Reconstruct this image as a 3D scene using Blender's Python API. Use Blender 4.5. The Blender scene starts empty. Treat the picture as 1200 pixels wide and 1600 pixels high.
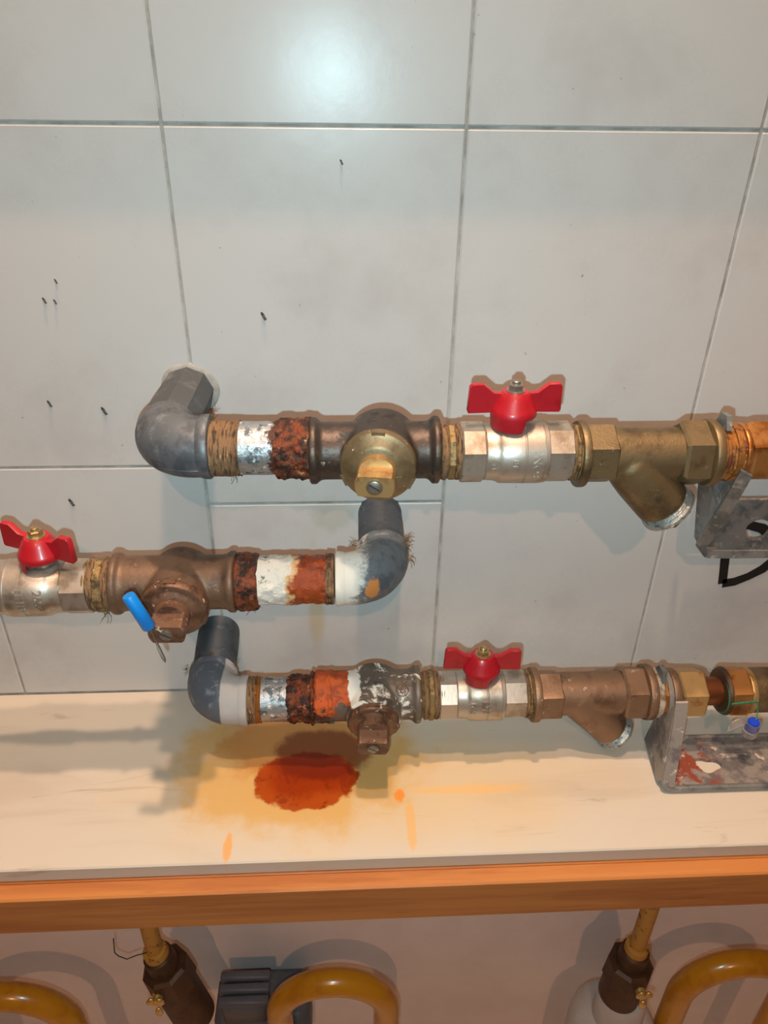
import bpy, math, random
from mathutils import Vector, Matrix, noise
random.seed(7)
PI = math.pi
scene = bpy.context.scene
COL = scene.collection

# ------------------------------------------------------------------ camera, world, lights, exposure
cam_d = bpy.data.cameras.new('camera')
cam = bpy.data.objects.new('camera', cam_d)
COL.objects.link(cam)
cam_d.sensor_fit = 'VERTICAL'
cam_d.sensor_height = 32.0
cam_d.lens = 24.0                       # 1200 px focal length on the 1600 px side
cam_d.clip_start = 0.01
cam.matrix_world = Matrix(((0.99873803, 0.01335608, -0.04841456, 0.0),
                           (-0.04825017, 0.52270012, -0.85115011, -0.56),
                           (0.01393826, 0.85241199, 0.52268492, 1.546),
                           (0, 0, 0, 1)))
scene.camera = cam
scene.view_settings.view_transform = 'Standard'
scene.view_settings.look = 'None'
scene.view_settings.gamma = 1.0
scene.view_settings.use_curve_mapping = False
scene.view_settings.exposure = 0.0

world = bpy.data.worlds.new('world')
scene.world = world
world.use_nodes = True
bg = world.node_tree.nodes['Background']
bg.inputs[0].default_value = (1.0, 0.47, 0.27, 1)
bg.inputs[1].default_value = 0.095

def lamp(name, loc, energy, color, radius):
    l = bpy.data.lights.new(name, 'POINT')
    l.energy = energy
    l.color = color
    l.shadow_soft_size = radius
    o = bpy.data.objects.new(name, l)
    COL.objects.link(o)
    o.location = loc
    return o
lamp('room_lamp', (-0.10, -2.60, 3.53), 84.0, (1.0, 0.50, 0.28), 0.03)          # ceiling lamp of the room behind the phone
lamp('ceiling_bulb_a', (0.03, -0.135, 3.00), 92.0, (1.0, 0.68, 0.47), 0.035)    # two bulbs of the ceiling fitting above the shelf
lamp('ceiling_bulb_b', (0.03, -0.45, 3.00), 60.0, (1.0, 0.68, 0.47), 0.035)
fl = bpy.data.lights.new('phone_flash', 'AREA')                                   # the phone's own flash, a small LED just under the lens
fl.shape = 'DISK'; fl.size = 0.008; fl.energy = 2.40; fl.color = (0.58, 0.91, 1.0)
flo = bpy.data.objects.new('phone_flash', fl); COL.objects.link(flo)
flo.matrix_world = Matrix.Translation((-0.012, -0.572, 1.512)) @ cam.matrix_world.to_3x3().to_4x4()

# ------------------------------------------------------------------ mesh helpers
def V(*a):
    return Vector(a)

class MB:
    """collects verts / faces in world coordinates"""
    def __init__(s):
        s.v = []; s.f = []
    def ring(s, pts):
        i = len(s.v); s.v += [Vector(p) for p in pts]; return list(range(i, i + len(pts)))
    def skin(s, a, b, closed=True):
        n = len(a)
        for i in range(n if closed else n - 1):
            j = (i + 1) % n
            s.f.append((a[i], a[j], b[j], b[i]))
    def lathe(s, o, axis, prof, seg=40, disp=None, rot=0.0, caps=True, up=None, fn=None):
        """prof: list of (t along axis, radius); disp(t, ang)->dr"""
        o = Vector(o); a = Vector(axis).normalized()
        up = Vector(up) if up else (V(0, 0, 1) if abs(a.z) < 0.9 else V(0, 1, 0))
        w = (up - a * up.dot(a)).normalized(); u = w.cross(a)
        rings = []
        for t, r in prof:
            pts = []
            for k in range(seg):
                g = 2 * PI * (k + rot) / seg
                rr = r + (disp(t, g) if disp else 0)
                x, y = rr * math.cos(g), rr * math.sin(g)
                if fn: x, y = fn(t, x, y)
                pts.append(o + a * t + u * x + w * y)
            rings.append(s.ring(pts))
        for i in range(len(rings) - 1):
            s.skin(rings[i], rings[i + 1])
        if caps:
            s.f.append(tuple(reversed(rings[0]))); s.f.append(tuple(rings[-1]))
        return s
    def tube(s, path, rad, seg=16, caps=True, disp=None):
        path = [Vector(p) for p in path]; n = len(path)
        rads = rad if isinstance(rad, (list, tuple)) else [rad] * n
        rings = []; w = None
        for i, p in enumerate(path):
            t = (path[min(i + 1, n - 1)] - path[max(i - 1, 0)]).normalized()
            if w is None:
                w = V(0, 0, 1) if abs(t.z) < 0.9 else V(1, 0, 0)
            w = (w - t * w.dot(t)).normalized(); u = w.cross(t)
            pts = []
            for k in range(seg):
                g = 2 * PI * k / seg
                r = rads[i] + (disp(p, g) if disp else 0)
                pts.append(p + u * (r * math.cos(g)) + w * (r * math.sin(g)))
            rings.append(s.ring(pts))
        for i in range(n - 1): s.skin(rings[i], rings[i + 1])
        if caps:
            s.f.append(tuple(reversed(rings[0]))); s.f.append(tuple(rings[-1]))
        return s
    def box(s, x0, x1, y0, y1, z0, z1, b=0.0):
        """box with all edges chamfered by b"""
        if b <= 0:
            a = s.ring([(x0, y0, z0), (x1, y0, z0), (x1, y1, z0), (x0, y1, z0)])
            c = s.ring([(x0, y0, z1), (x1, y0, z1), (x1, y1, z1), (x0, y1, z1)])
            s.skin(a, c); s.f.append(tuple(reversed(a))); s.f.append(tuple(c))
            return s
        def rr(i, z):
            return s.ring([(x0 + i, y0 + b, z), (x0 + b, y0 + i, z), (x1 - b, y0 + i, z), (x1 - i, y0 + b, z),
                           (x1 - i, y1 - b, z), (x1 - b, y1 - i, z), (x0 + b, y1 - i, z), (x0 + i, y1 - b, z)])
        rs = [rr(b * 0.98, z0), rr(0, z0 + b), rr(0, z1 - b), rr(b * 0.98, z1)]
        for i in range(3): s.skin(rs[i], rs[i + 1])
        s.f.append(tuple(reversed(rs[0]))); s.f.append(tuple(rs[-1]))
        return s
    def slab(s, pts, off, b=0.0):
        """closed polygon (3D points) extruded by vector off; b chamfers the far rim"""
        pts = [Vector(p) for p in pts]; off = Vector(off)
        a = s.ring(pts); c = s.ring([p + off for p in pts])
        s.skin(a, c); s.f.append(tuple(reversed(a))); s.f.append(tuple(c))
        return s
    def blob(s, c, rx, ry, rz, nu=10, nv=7, m=None):
        c = Vector(c); rings = []
        for j in range(1, nv):
            ph = PI * j / nv
            pts = []
            for i in range(nu):
                g = 2 * PI * i / nu
                p = V(rx * math.sin(ph) * math.cos(g), ry * math.sin(ph) * math.sin(g), rz * math.cos(ph))
                pts.append(c + (m @ p if m else p))
            rings.append(s.ring(pts))
        for i in range(len(rings) - 1): s.skin(rings[i + 1], rings[i])
        s.f.append(tuple(rings[0])); s.f.append(tuple(reversed(rings[-1])))
        return s
    def mesh(s, name, origin):
        me = bpy.data.meshes.new(name)
        me.from_pydata([v - origin for v in s.v], [], s.f)
        me.validate()
        return me

def origin_of(parent):
    o = Vector((0, 0, 0))
    while parent is not None:
        o += parent.location; parent = parent.parent
    return o

def finish(me, mat, smooth):
    me.materials.clear()
    me.materials.append(mat)
    if smooth:
        for p in me.polygons: p.use_smooth = True
        if smooth < 179:
            me.set_sharp_from_angle(angle=math.radians(smooth))

def build(mb, name, mat, parent=None, smooth=38, loc=None, label=None, kind=None, fuse=None):
    """one mesh object; fuse=(voxel, smoothing steps) melts the shapes into one cast surface"""
    org = Vector(loc) if loc is not None else origin_of(parent)
    me = mb.mesh(name, org)
    if fuse:
        t = bpy.data.objects.new('tmp', me); COL.objects.link(t)
        m = t.modifiers.new('r', 'REMESH'); m.mode = 'VOXEL'; m.voxel_size = fuse[0]
        m = t.modifiers.new('s', 'SMOOTH'); m.iterations = fuse[1]; m.factor = 0.5
        dg = bpy.context.evaluated_depsgraph_get()
        me2 = bpy.data.meshes.new_from_object(t.evaluated_get(dg))
        bpy.data.objects.remove(t); bpy.data.meshes.remove(me)
        me = me2; me.name = name
    finish(me, mat, smooth)
    o = bpy.data.objects.new(name, me)
    COL.objects.link(o)
    if loc is not None: o.location = loc
    if parent is not None: o.parent = parent
    if label: o['label'] = label
    if kind: o['kind'] = kind
    return o

def thing(name, loc, label, cat, group=None):
    o = bpy.data.objects.new(name, None)
    COL.objects.link(o)
    o.location = loc
    o.empty_display_size = 0.01
    o['label'] = label; o['category'] = cat
    if group: o['group'] = group
    return o

def tag(o, label, cat, group=None):
    o['label'] = label; o['category'] = cat
    if group: o['group'] = group
    return o

def text_mb(txt, size, depth, place):
    """raised lettering; place(u, v, w) -> world point"""
    cu = bpy.data.curves.new('t', 'FONT'); cu.body = txt; cu.size = size; cu.extrude = depth / 2
    cu.align_x = 'CENTER'; cu.align_y = 'CENTER'; cu.resolution_u = 3
    cu.offset = size * 0.01
    t = bpy.data.objects.new('t', cu); COL.objects.link(t)
    dg = bpy.context.evaluated_depsgraph_get()
    me = bpy.data.meshes.new_from_object(t.evaluated_get(dg))
    mb = MB()
    mb.v = [Vector(place(v.co.x, v.co.y, v.co.z + depth / 2)) for v in me.vertices]
    mb.f = [tuple(p.vertices) for p in me.polygons]
    bpy.data.objects.remove(t); bpy.data.meshes.remove(me); bpy.data.curves.remove(cu)
    return mb

# ------------------------------------------------------------------ material helpers
class N:
    def __init__(s, nt):
        s.nt = nt; s.geo = nt.nodes.new('ShaderNodeNewGeometry')
        s.sep = nt.nodes.new('ShaderNodeSeparateXYZ'); nt.links.new(s.geo.outputs['Position'], s.sep.inputs[0])
        s.nsep = nt.nodes.new('ShaderNodeSeparateXYZ'); nt.links.new(s.geo.outputs['Normal'], s.nsep.inputs[0])
    def _in(s, sock, v):
        if isinstance(v, (int, float)): sock.default_value = v
        elif isinstance(v, (tuple, list)): sock.default_value = tuple(v) + ((1,) if len(v) == 3 and sock.type == 'RGBA' else ())
        else: s.nt.links.new(v, sock)
    def x(s): return s.sep.outputs[0]
    def y(s): return s.sep.outputs[1]
    def z(s): return s.sep.outputs[2]
    def m(s, op, a, b=0.0):
        n = s.nt.nodes.new('ShaderNodeMath'); n.operation = op
        s._in(n.inputs[0], a); s._in(n.inputs[1], b); return n.outputs[0]
    def noise(s, scale, detail=4, rough=0.6, dist=0.0, stretch=(1, 1, 1), seed=0.0):
        mp = s.nt.nodes.new('ShaderNodeMapping'); s.nt.links.new(s.geo.outputs['Position'], mp.inputs[0])
        mp.inputs['Scale'].default_value = stretch; mp.inputs['Location'].default_value = (seed, seed * 1.7, -seed)
        n = s.nt.nodes.new('ShaderNodeTexNoise'); s.nt.links.new(mp.outputs[0], n.inputs['Vector'])
        n.inputs['Scale'].default_value = scale; n.inputs['Detail'].default_value = detail
        n.inputs['Roughness'].default_value = rough; n.inputs['Distortion'].default_value = dist
        return n.outputs['Fac']
    def rng(s, v, a, b):
        n = s.nt.nodes.new('ShaderNodeMapRange'); n.interpolation_type = 'SMOOTHSTEP'
        s._in(n.inputs[0], v); n.inputs[1].default_value = a; n.inputs[2].default_value = b
        return n.outputs[0]
    def ell(s, c, r, wob=0.0, scale=40, seed=0):
        """distance in an ellipsoid: 0 at the centre, 1 on the rim, with a wobbly rim"""
        n = s.nt.nodes.new('ShaderNodeVectorMath'); n.operation = 'SUBTRACT'
        s.nt.links.new(s.geo.outputs['Position'], n.inputs[0]); n.inputs[1].default_value = c
        d = s.nt.nodes.new('ShaderNodeVectorMath'); d.operation = 'DIVIDE'
        s.nt.links.new(n.outputs[0], d.inputs[0]); d.inputs[1].default_value = r
        l = s.nt.nodes.new('ShaderNodeVectorMath'); l.operation = 'LENGTH'
        s.nt.links.new(d.outputs[0], l.inputs[0])
        v = l.outputs['Value']
        if wob:
            v = s.m('ADD', v, s.m('MULTIPLY', s.m('SUBTRACT', s.noise(scale, 4, 0.6, seed=seed), 0.5), wob))
        return v
    def mix(s, a, b, f):
        n = s.nt.nodes.new('ShaderNodeMix'); n.data_type = 'RGBA'
        s._in(n.inputs[0], f); s._in(n.inputs[6], a); s._in(n.inputs[7], b); return n.outputs[2]
    def mixf(s, a, b, f):
        n = s.nt.nodes.new('ShaderNodeMix'); n.data_type = 'FLOAT'
        s._in(n.inputs[0], f); s._in(n.inputs[2], a); s._in(n.inputs[3], b); return n.outputs[0]

def srgb(r, g, b):
    return tuple(((c / 255) / 12.92 if c / 255 < 0.04045 else ((c / 255 + 0.055) / 1.055) ** 2.4) for c in (r, g, b))

def material(name, base, rough=0.5, metal=0.0, layers=(), bump=None, spec=0.5, coat=0.0, trans=0.0, var=None):
    """layers: (colour, mask function(N), roughness, metallic); var=(scale, second colour, amount) mottles the base"""
    m = bpy.data.materials.new(name); m.use_nodes = True
    nt = m.node_tree; p = nt.nodes['Principled BSDF']; n = N(nt)
    col, ro, me = base, rough, metal
    if var:
        col = n.mix(base, var[1], n.m('MULTIPLY', n.rng(n.noise(var[0], 5, 0.65), 0.35, 0.68), var[2]))
    for L in layers:
        k = L[1](n)
        col = n.mix(col, L[0], k); ro = n.mixf(ro, L[2], k); me = n.mixf(me, L[3], k)
    n._in(p.inputs['Base Color'], col); n._in(p.inputs['Roughness'], ro); n._in(p.inputs['Metallic'], me)
    p.inputs['Specular IOR Level'].default_value = spec
    p.inputs['Coat Weight'].default_value = coat
    p.inputs['Coat Roughness'].default_value = 0.15
    p.inputs['Transmission Weight'].default_value = trans
    if bump:
        b = nt.nodes.new('ShaderNodeBump'); b.inputs['Strength'].default_value = bump[1]
        b.inputs['Distance'].default_value = bump[2] if len(bump) > 2 else 0.001
        nt.links.new(n.noise(bump[0], 5, 0.65), b.inputs['Height'])
        nt.links.new(b.outputs[0], p.inputs['Normal'])
    return m

def speck(scale, lo, hi, seed=0.0, detail=5, dist=0.0, stretch=(1, 1, 1)):
    return lambda n: n.rng(n.noise(scale, detail, 0.65, dist, stretch, seed), lo, hi)

RUST = srgb(140, 62, 22); RUST_D = srgb(62, 26, 14); ORANGE = srgb(196, 92, 32); LIME = srgb(225, 221, 210)

M = {}
M['tile'] = material('glazed tile', srgb(200, 199, 197), 0.27, 0, [
    (srgb(190, 187, 185), speck(9, 0.45, 0.75, 3), 0.29, 0),
    (srgb(186, 166, 118), lambda n: n.m('MULTIPLY', n.rng(n.ell((-0.030, 0, 1.105), (0.010, 1, 0.085), 0.9, 30), 1.0, 0.25), 0.55), 0.4, 0),
    (srgb(170, 168, 150), lambda n: n.m('MULTIPLY', n.rng(n.ell((-0.012, 0, 1.20), (0.022, 1, 0.022), 1.2, 60), 1.0, 0.5), 0.4), 0.4, 0),
    (srgb(120, 118, 116), lambda n: n.m('MULTIPLY', n.rng(n.noise(170, 2, 0.5), 0.73, 0.78), 0.6), 0.4, 0)],
    bump=(60, 0.04, 0.002), spec=0.25)
M['grout'] = material('grout', srgb(182, 179, 173), 0.85, var=(40, srgb(132, 128, 122), 0.8))
M['plaster'] = material('painted lower wall', srgb(238, 226, 220), 0.6, var=(7, srgb(222, 210, 204), 0.6), bump=(200, 0.1))
M['wall_plain'] = material('plain wall', srgb(190, 186, 180), 0.7, var=(5, srgb(176, 172, 166), 0.5))

def puddle(n): return n.rng(n.ell((-0.038, -0.112, 1.0), (0.046, 0.031, 1), 0.55, 45, 2), 1.03, 0.93)
def halo(n): return n.m('MULTIPLY', n.rng(n.ell((-0.045, -0.090, 1.0), (0.115, 0.082, 1), 1.1, 26, 5), 1.1, 0.66), 0.74)
def halo2(n): return n.m('MULTIPLY', n.rng(n.ell((0.02, -0.12, 1.0), (0.25, 0.085, 1), 0.8, 18, 9), 1.05, 0.3), 0.45)
M['marble'] = material('cream marble', srgb(195, 186, 172), 0.42, 0, [
    (srgb(178, 165, 150), lambda n: n.m('MULTIPLY', n.rng(n.noise(9, 6, 0.6, 1.2, (0.35, 1.6, 1)), 0.52, 0.72), 0.55), 0.3, 0),
    (srgb(150, 136, 122), lambda n: n.m('MULTIPLY', n.rng(n.noise(22, 6, 0.6, 1.6, (0.25, 1.8, 1), 4), 0.60, 0.72), 0.5), 0.3, 0),
    (srgb(208, 174, 112), halo2, 0.34, 0),
    (srgb(198, 152, 72), halo, 0.32, 0),
    (srgb(176, 108, 48), lambda n: n.m('MULTIPLY', n.rng(n.ell((-0.05, -0.072, 1.0), (0.075, 0.045, 1), 0.8, 40, 3), 1.05, 0.7), 0.6), 0.32, 0),
    (srgb(140, 50, 14), puddle, 0.22, 0),
    (srgb(98, 28, 12), lambda n: n.m('MULTIPLY', n.rng(n.ell((-0.025, -0.085, 1.0), (0.045, 0.032, 1), 0.6, 40, 6), 1.05, 0.8), 0.75), 0.22, 0),
    (srgb(222, 150, 56), lambda n: n.m('MULTIPLY', n.rng(n.ell((-0.098, -0.175, 1.0), (0.0040, 0.015, 1), 1.0, 110), 1.05, 0.6), 0.7), 0.3, 0),
    (srgb(222, 130, 40), lambda n: n.m('MULTIPLY', n.rng(n.ell((0.0415, -0.131, 1.0), (0.0055, 0.008, 1), 1.3, 120), 1.05, 0.6), 0.85), 0.3, 0),
    (srgb(216, 164, 84), lambda n: n.m('MULTIPLY', n.rng(n.ell((0.049, -0.16, 1.0), (0.0045, 0.030, 1), 1.1, 90), 1.05, 0.6), 0.6), 0.3, 0),
    (srgb(222, 172, 92), lambda n: n.m('MULTIPLY', n.rng(n.ell((0.10, -0.127, 1.0), (0.07, 0.007, 1), 0.9, 40), 1.05, 0.3), 0.5), 0.3, 0),
    (srgb(176, 84, 28), lambda n: n.m('MULTIPLY', n.m('MULTIPLY', puddle(n), n.rng(n.ell((-0.034, -0.104, 1.0), (0.040, 0.026, 1), 0.9, 60, 7), 0.75, 1.25)), 0.5), 0.26, 0),
    (srgb(112, 36, 14), lambda n: n.m('MULTIPLY', n.m('MULTIPLY', puddle(n), n.rng(n.noise(50, 5, 0.65, 0.8, (1, 1, 1), 31), 0.5, 0.62)), 0.6), 0.24, 0),
    ], bump=(90, 0.05, 0.001), spec=0.22)
M['wood'] = material('varnished wood', srgb(184, 118, 60), 0.5, 0, [
    (srgb(156, 90, 44), lambda n: n.m('MULTIPLY', n.rng(n.noise(26, 6, 0.65, 0.6, (0.12, 1.5, 2.2)), 0.42, 0.66), 0.8), 0.45, 0),
    (srgb(206, 150, 92), lambda n: n.m('MULTIPLY', n.rng(n.noise(90, 5, 0.7, 0.3, (0.06, 1.2, 2.0), 3), 0.55, 0.72), 0.5), 0.45, 0),
    (srgb(90, 46, 22), lambda n: n.m('MULTIPLY', n.rng(n.noise(140, 4, 0.7, 0, (0.05, 1, 1.6), 8), 0.62, 0.74), 0.5), 0.5, 0)],
    bump=(120, 0.12, 0.001))
M['pipe_grey'] = material('grey galvanised pipe', srgb(104, 110, 115), 0.45, 0.35, [
    (srgb(74, 78, 84), speck(55, 0.45, 0.65), 0.6, 0.2),
    (srgb(140, 146, 150), lambda n: n.m('MULTIPLY', n.rng(n.noise(90, 5, 0.7, 0, (1, 1, 1), 4), 0.56, 0.72), 0.6), 0.5, 0.3)], bump=(300, 0.15))
M['stub_dark'] = material('dark blue grey pipe', srgb(66, 74, 82), 0.5, 0.2, [(srgb(48, 54, 60), speck(55, 0.45, 0.65), 0.6, 0.1), (srgb(116, 124, 130), speck(120, 0.62, 0.74, 4), 0.6, 0.1)], bump=(300, 0.15))
M['tape'] = material('grey wrapped pipe', srgb(74, 78, 82), 0.55, 0.1, [(srgb(104, 108, 110), speck(60, 0.5, 0.7), 0.6, 0.1)], bump=(260, 0.15))
M['elbow_white'] = material('grey elbow with lime crust', srgb(112, 120, 126), 0.5, 0.3, [
    (srgb(84, 90, 96), speck(70, 0.45, 0.65), 0.55, 0.2),
    (srgb(198, 128, 66), lambda n: n.rng(n.ell((0.0190, -0.10, 1.192), (0.0065, 0.02, 0.010), 1.2, 120), 1.0, 0.8), 0.8, 0),
    (LIME, lambda n: n.rng(n.m('ADD', n.x(), n.m('MULTIPLY', n.m('SUBTRACT', n.noise(60, 6, 0.75, seed=2), 0.5), 0.055)), 0.018, 0.004), 0.85, 0)], bump=(240, 0.4))
M['elbow_band'] = material('blue grey elbow with pale band', srgb(92, 100, 110), 0.6, 0.2, [
    (srgb(134, 140, 144), speck(110, 0.52, 0.7, 2), 0.6, 0.1),
    (srgb(178, 174, 170), lambda n: n.rng(n.m('ADD', n.x(), n.m('MULTIPLY', n.m('SUBTRACT', n.noise(50, 3), 0.5), 0.002)), -0.1085, -0.1075), 0.75, 0)], bump=(260, 0.2))
M['galv'] = material('flaking galvanised steel', srgb(168, 174, 178), 0.34, 0.75, [
    (srgb(88, 100, 106), speck(110, 0.52, 0.62, 1), 0.5, 0.4),
    (srgb(224, 226, 224), speck(190, 0.58, 0.66, 5), 0.4, 0.2),
    (srgb(48, 46, 42), speck(260, 0.66, 0.70, 9), 0.7, 0),
    (srgb(70, 34, 20), lambda n: n.rng(n.m('ADD', n.x(), n.m('MULTIPLY', n.m('SUBTRACT', n.noise(130, 5, 0.75, seed=21), 0.5), 0.022)), -0.0525, -0.0500), 0.6, 0)], bump=(330, 0.7))
M['hemp'] = material('hemp and thread paste', srgb(128, 98, 68), 0.85, 0, [
    (srgb(62, 46, 34), speck(120, 0.48, 0.62, 2, stretch=(5, 0.7, 0.7)), 0.9, 0),
    (srgb(178, 146, 108), speck(150, 0.6, 0.7, 6, stretch=(4, 0.8, 0.8)), 0.8, 0)], bump=(420, 0.8))
M['rust'] = material('crusted rust', srgb(122, 58, 26), 0.5, 0, [
    (srgb(44, 24, 16), speck(110, 0.42, 0.56, 2), 0.5, 0),
    (srgb(206, 150, 104), speck(100, 0.60, 0.70, 7), 0.7, 0),
    (srgb(170, 60, 24), speck(200, 0.60, 0.68, 4), 0.35, 0)], bump=(300, 1.0, 0.002))
M['rust_wet'] = material('wet orange rust', srgb(158, 66, 20), 0.28, 0, [
    (srgb(104, 38, 12), speck(90, 0.5, 0.64, 3), 0.3, 0),
    (srgb(206, 116, 56), speck(170, 0.62, 0.70, 6), 0.3, 0)], bump=(260, 1.0, 0.002))
M['lime'] = material('white lime crust', LIME, 0.8, 0, [
    (srgb(110, 116, 116), speck(120, 0.58, 0.66, 3), 0.6, 0.3),
    (srgb(204, 140, 80), speck(70, 0.66, 0.74, 8), 0.8, 0),
    (srgb(60, 56, 50), speck(240, 0.66, 0.71, 1), 0.8, 0)], bump=(260, 0.9, 0.002))
M['row2_pipe'] = material('pipe half lime half wet rust', srgb(158, 66, 20), 0.26, 0, [
    (srgb(104, 38, 12), speck(90, 0.5, 0.64, 3), 0.28, 0),
    (srgb(206, 116, 56), speck(190, 0.62, 0.70, 6), 0.3, 0),
    (srgb(222, 180, 130), lambda n: n.rng(n.m('ADD', n.x(), n.m('MULTIPLY', n.m('SUBTRACT', n.noise(70, 5, 0.7, seed=12), 0.5), 0.045)), -0.038, -0.044), 0.7, 0),
    (LIME, lambda n: n.rng(n.m('ADD', n.x(), n.m('MULTIPLY', n.m('SUBTRACT', n.noise(70, 5, 0.7, seed=12), 0.5), 0.045)), -0.0445, -0.048), 0.8, 0),
    (srgb(104, 108, 106), lambda n: n.m('MULTIPLY', n.rng(n.noise(120, 5, 0.7, seed=3), 0.56, 0.66), n.rng(n.x(), -0.042, -0.052)), 0.6, 0.2),
    (srgb(70, 44, 30), lambda n: n.rng(n.m('ADD', n.x(), n.m('MULTIPLY', n.m('SUBTRACT', n.noise(90, 5, 0.7, seed=7), 0.5), 0.020)), -0.019, -0.014), 0.6, 0)],
    bump=(240, 1.0, 0.002))
M['lime_dirty'] = material('dirty lime scale', srgb(186, 172, 150), 0.8, 0, [(srgb(128, 104, 78), speck(110, 0.48, 0.62, 3), 0.7, 0), (srgb(216, 208, 194), speck(190, 0.60, 0.68, 5), 0.8, 0)], bump=(260, 0.7))
M['bronze_dark'] = material('blackened bronze', srgb(72, 62, 56), 0.42, 0.55, [
    (srgb(104, 86, 66), speck(50, 0.5, 0.7, 3), 0.42, 0.6),
    (srgb(34, 38, 38), speck(70, 0.52, 0.64, 6), 0.6, 0.2),
    (srgb(190, 174, 150), lambda n: n.m('MULTIPLY', n.rng(n.noise(160, 4, 0.7, 0, (1, 1, 1), 9), 0.66, 0.72), 0.7), 0.6, 0)], bump=(220, 0.3))
M['bronze_brown'] = material('brown bronze', srgb(112, 88, 70), 0.5, 0.4, [
    (srgb(86, 68, 56), speck(55, 0.48, 0.66, 3), 0.5, 0.4),
    (srgb(150, 126, 106), lambda n: n.m('MULTIPLY', n.rng(n.noise(130, 5, 0.7, 0, (1, 1, 1), 5), 0.6, 0.72), 0.6), 0.6, 0.2)], bump=(220, 0.3))
M['bronze_rusty'] = material('grey bronze under rust and scale', srgb(108, 98, 88), 0.48, 0.35, [
    (srgb(80, 72, 66), speck(60, 0.48, 0.64, 3), 0.5, 0.3),
    (srgb(232, 226, 214), lambda n: n.m('MULTIPLY', n.rng(n.noise(75, 6, 0.72, 0.6, (1, 1, 1), 11), 0.53, 0.62), n.rng(n.x(), -0.004, 0.004)), 0.85, 0),
    (srgb(70, 36, 26), lambda n: n.m('MULTIPLY', n.rng(n.noise(120, 5, 0.7, 0, (1, 1, 1), 6), 0.42, 0.52), n.rng(n.x(), -0.010, -0.020)), 0.6, 0),
    (srgb(74, 128, 116), lambda n: n.rng(n.ell((-0.014, -0.09, 1.045), (0.006, 0.02, 0.006), 0.8, 90), 1.0, 0.8), 0.8, 0),
    (srgb(186, 84, 34), lambda n: n.rng(n.m('ADD', n.ell((-0.018, -0.080, 1.084), (0.023, 0.040, 0.020), 2.4, 100, 3), 0), 1.02, 0.92), 0.75, 0),
    (srgb(146, 62, 26), lambda n: n.m('MULTIPLY', n.rng(n.noise(130, 5, 0.75, 0.3, (1, 1, 1), 17), 0.48, 0.60), n.rng(n.ell((-0.020, -0.080, 1.084), (0.023, 0.040, 0.020), 2.4, 100, 3), 1.02, 0.92)), 0.7, 0),
    (LIME, lambda n: n.m('MULTIPLY', n.rng(n.ell((0.004, -0.088, 1.084), (0.0060, 0.03, 0.009), 1.5, 150, 2), 1.0, 0.8), 1.0), 0.85, 0)], bump=(240, 0.6))
M['brass_bonnet'] = material('worn brass', srgb(140, 122, 92), 0.46, 0.65, [
    (srgb(122, 102, 74), speck(60, 0.46, 0.66, 2), 0.45, 0.7),
    (srgb(226, 214, 190), lambda n: n.m('MULTIPLY', n.rng(n.noise(170, 3, 0.6, 0, (1, 1, 1), 4), 0.68, 0.72), 0.8), 0.6, 0)], bump=(200, 0.2))
M['brass_gold'] = material('golden brass', srgb(190, 156, 106), 0.42, 0.65, [(srgb(158, 122, 76), speck(70, 0.5, 0.7, 3), 0.4, 0.75)], bump=(200, 0.15))
M['bonnet_brown'] = material('brown scaled bonnet', srgb(120, 88, 68), 0.5, 0.35, [
    (srgb(88, 62, 48), speck(80, 0.46, 0.62, 3), 0.45, 0.35),
    (srgb(220, 208, 192), lambda n: n.m('MULTIPLY', n.rng(n.noise(150, 4, 0.7, 0.5, (1, 1, 1), 6), 0.63, 0.68), 0.8), 0.8, 0)], bump=(260, 0.5))
M['nickel'] = material('nickel plated brass', srgb(186, 178, 166), 0.42, 0.75, [
    (srgb(152, 138, 120), speck(45, 0.46, 0.68, 4), 0.4, 0.8),
    (srgb(214, 210, 204), lambda n: n.m('MULTIPLY', n.rng(n.noise(120, 4, 0.7, 0, (1, 1, 1), 7), 0.64, 0.72), 0.6), 0.5, 0.3)], bump=(260, 0.12))
M['brass_thread'] = material('dull brass thread', srgb(146, 122, 82), 0.5, 0.6, [
    (srgb(88, 74, 48), speck(130, 0.48, 0.62, 3), 0.6, 0.4),
    (srgb(196, 184, 150), speck(190, 0.63, 0.70, 6), 0.7, 0.1)], bump=(360, 0.7))
M['red'] = material('red plastic coated handle', srgb(172, 26, 38), 0.38, 0, [(srgb(150, 16, 26), speck(40, 0.5, 0.7, 2), 0.4, 0)], bump=(180, 0.05), coat=0.2)
M['steel_nut'] = material('zinc steel nut', srgb(158, 156, 148), 0.38, 0.8, [(srgb(110, 104, 92), speck(200, 0.52, 0.64, 2), 0.5, 0.5)], bump=(300, 0.3))
M['gold_nut'] = material('yellow zinc nut', srgb(186, 164, 120), 0.34, 0.8, [(srgb(130, 110, 70), speck(200, 0.52, 0.64, 2), 0.5, 0.5)], bump=(300, 0.3))
M['strainer_brass'] = material('olive cast brass', srgb(128, 110, 80), 0.46, 0.65, [
    (srgb(98, 83, 60), speck(40, 0.45, 0.68, 5), 0.45, 0.7),
    (srgb(186, 168, 132), lambda n: n.m('MULTIPLY', n.rng(n.noise(150, 4, 0.7, 0, (1, 1, 1), 3), 0.64, 0.72), 0.5), 0.5, 0.4)], bump=(420, 0.25))
M['strainer_brown'] = material('brown cast brass', srgb(144, 114, 90), 0.48, 0.6, [
    (srgb(116, 90, 70), speck(40, 0.45, 0.68, 5), 0.45, 0.65),
    (srgb(206, 190, 168), lambda n: n.m('MULTIPLY', n.rng(n.noise(110, 4, 0.7, 0, (1, 1, 1), 3), 0.62, 0.70), 0.6), 0.6, 0.2)], bump=(420, 0.25))
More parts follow.
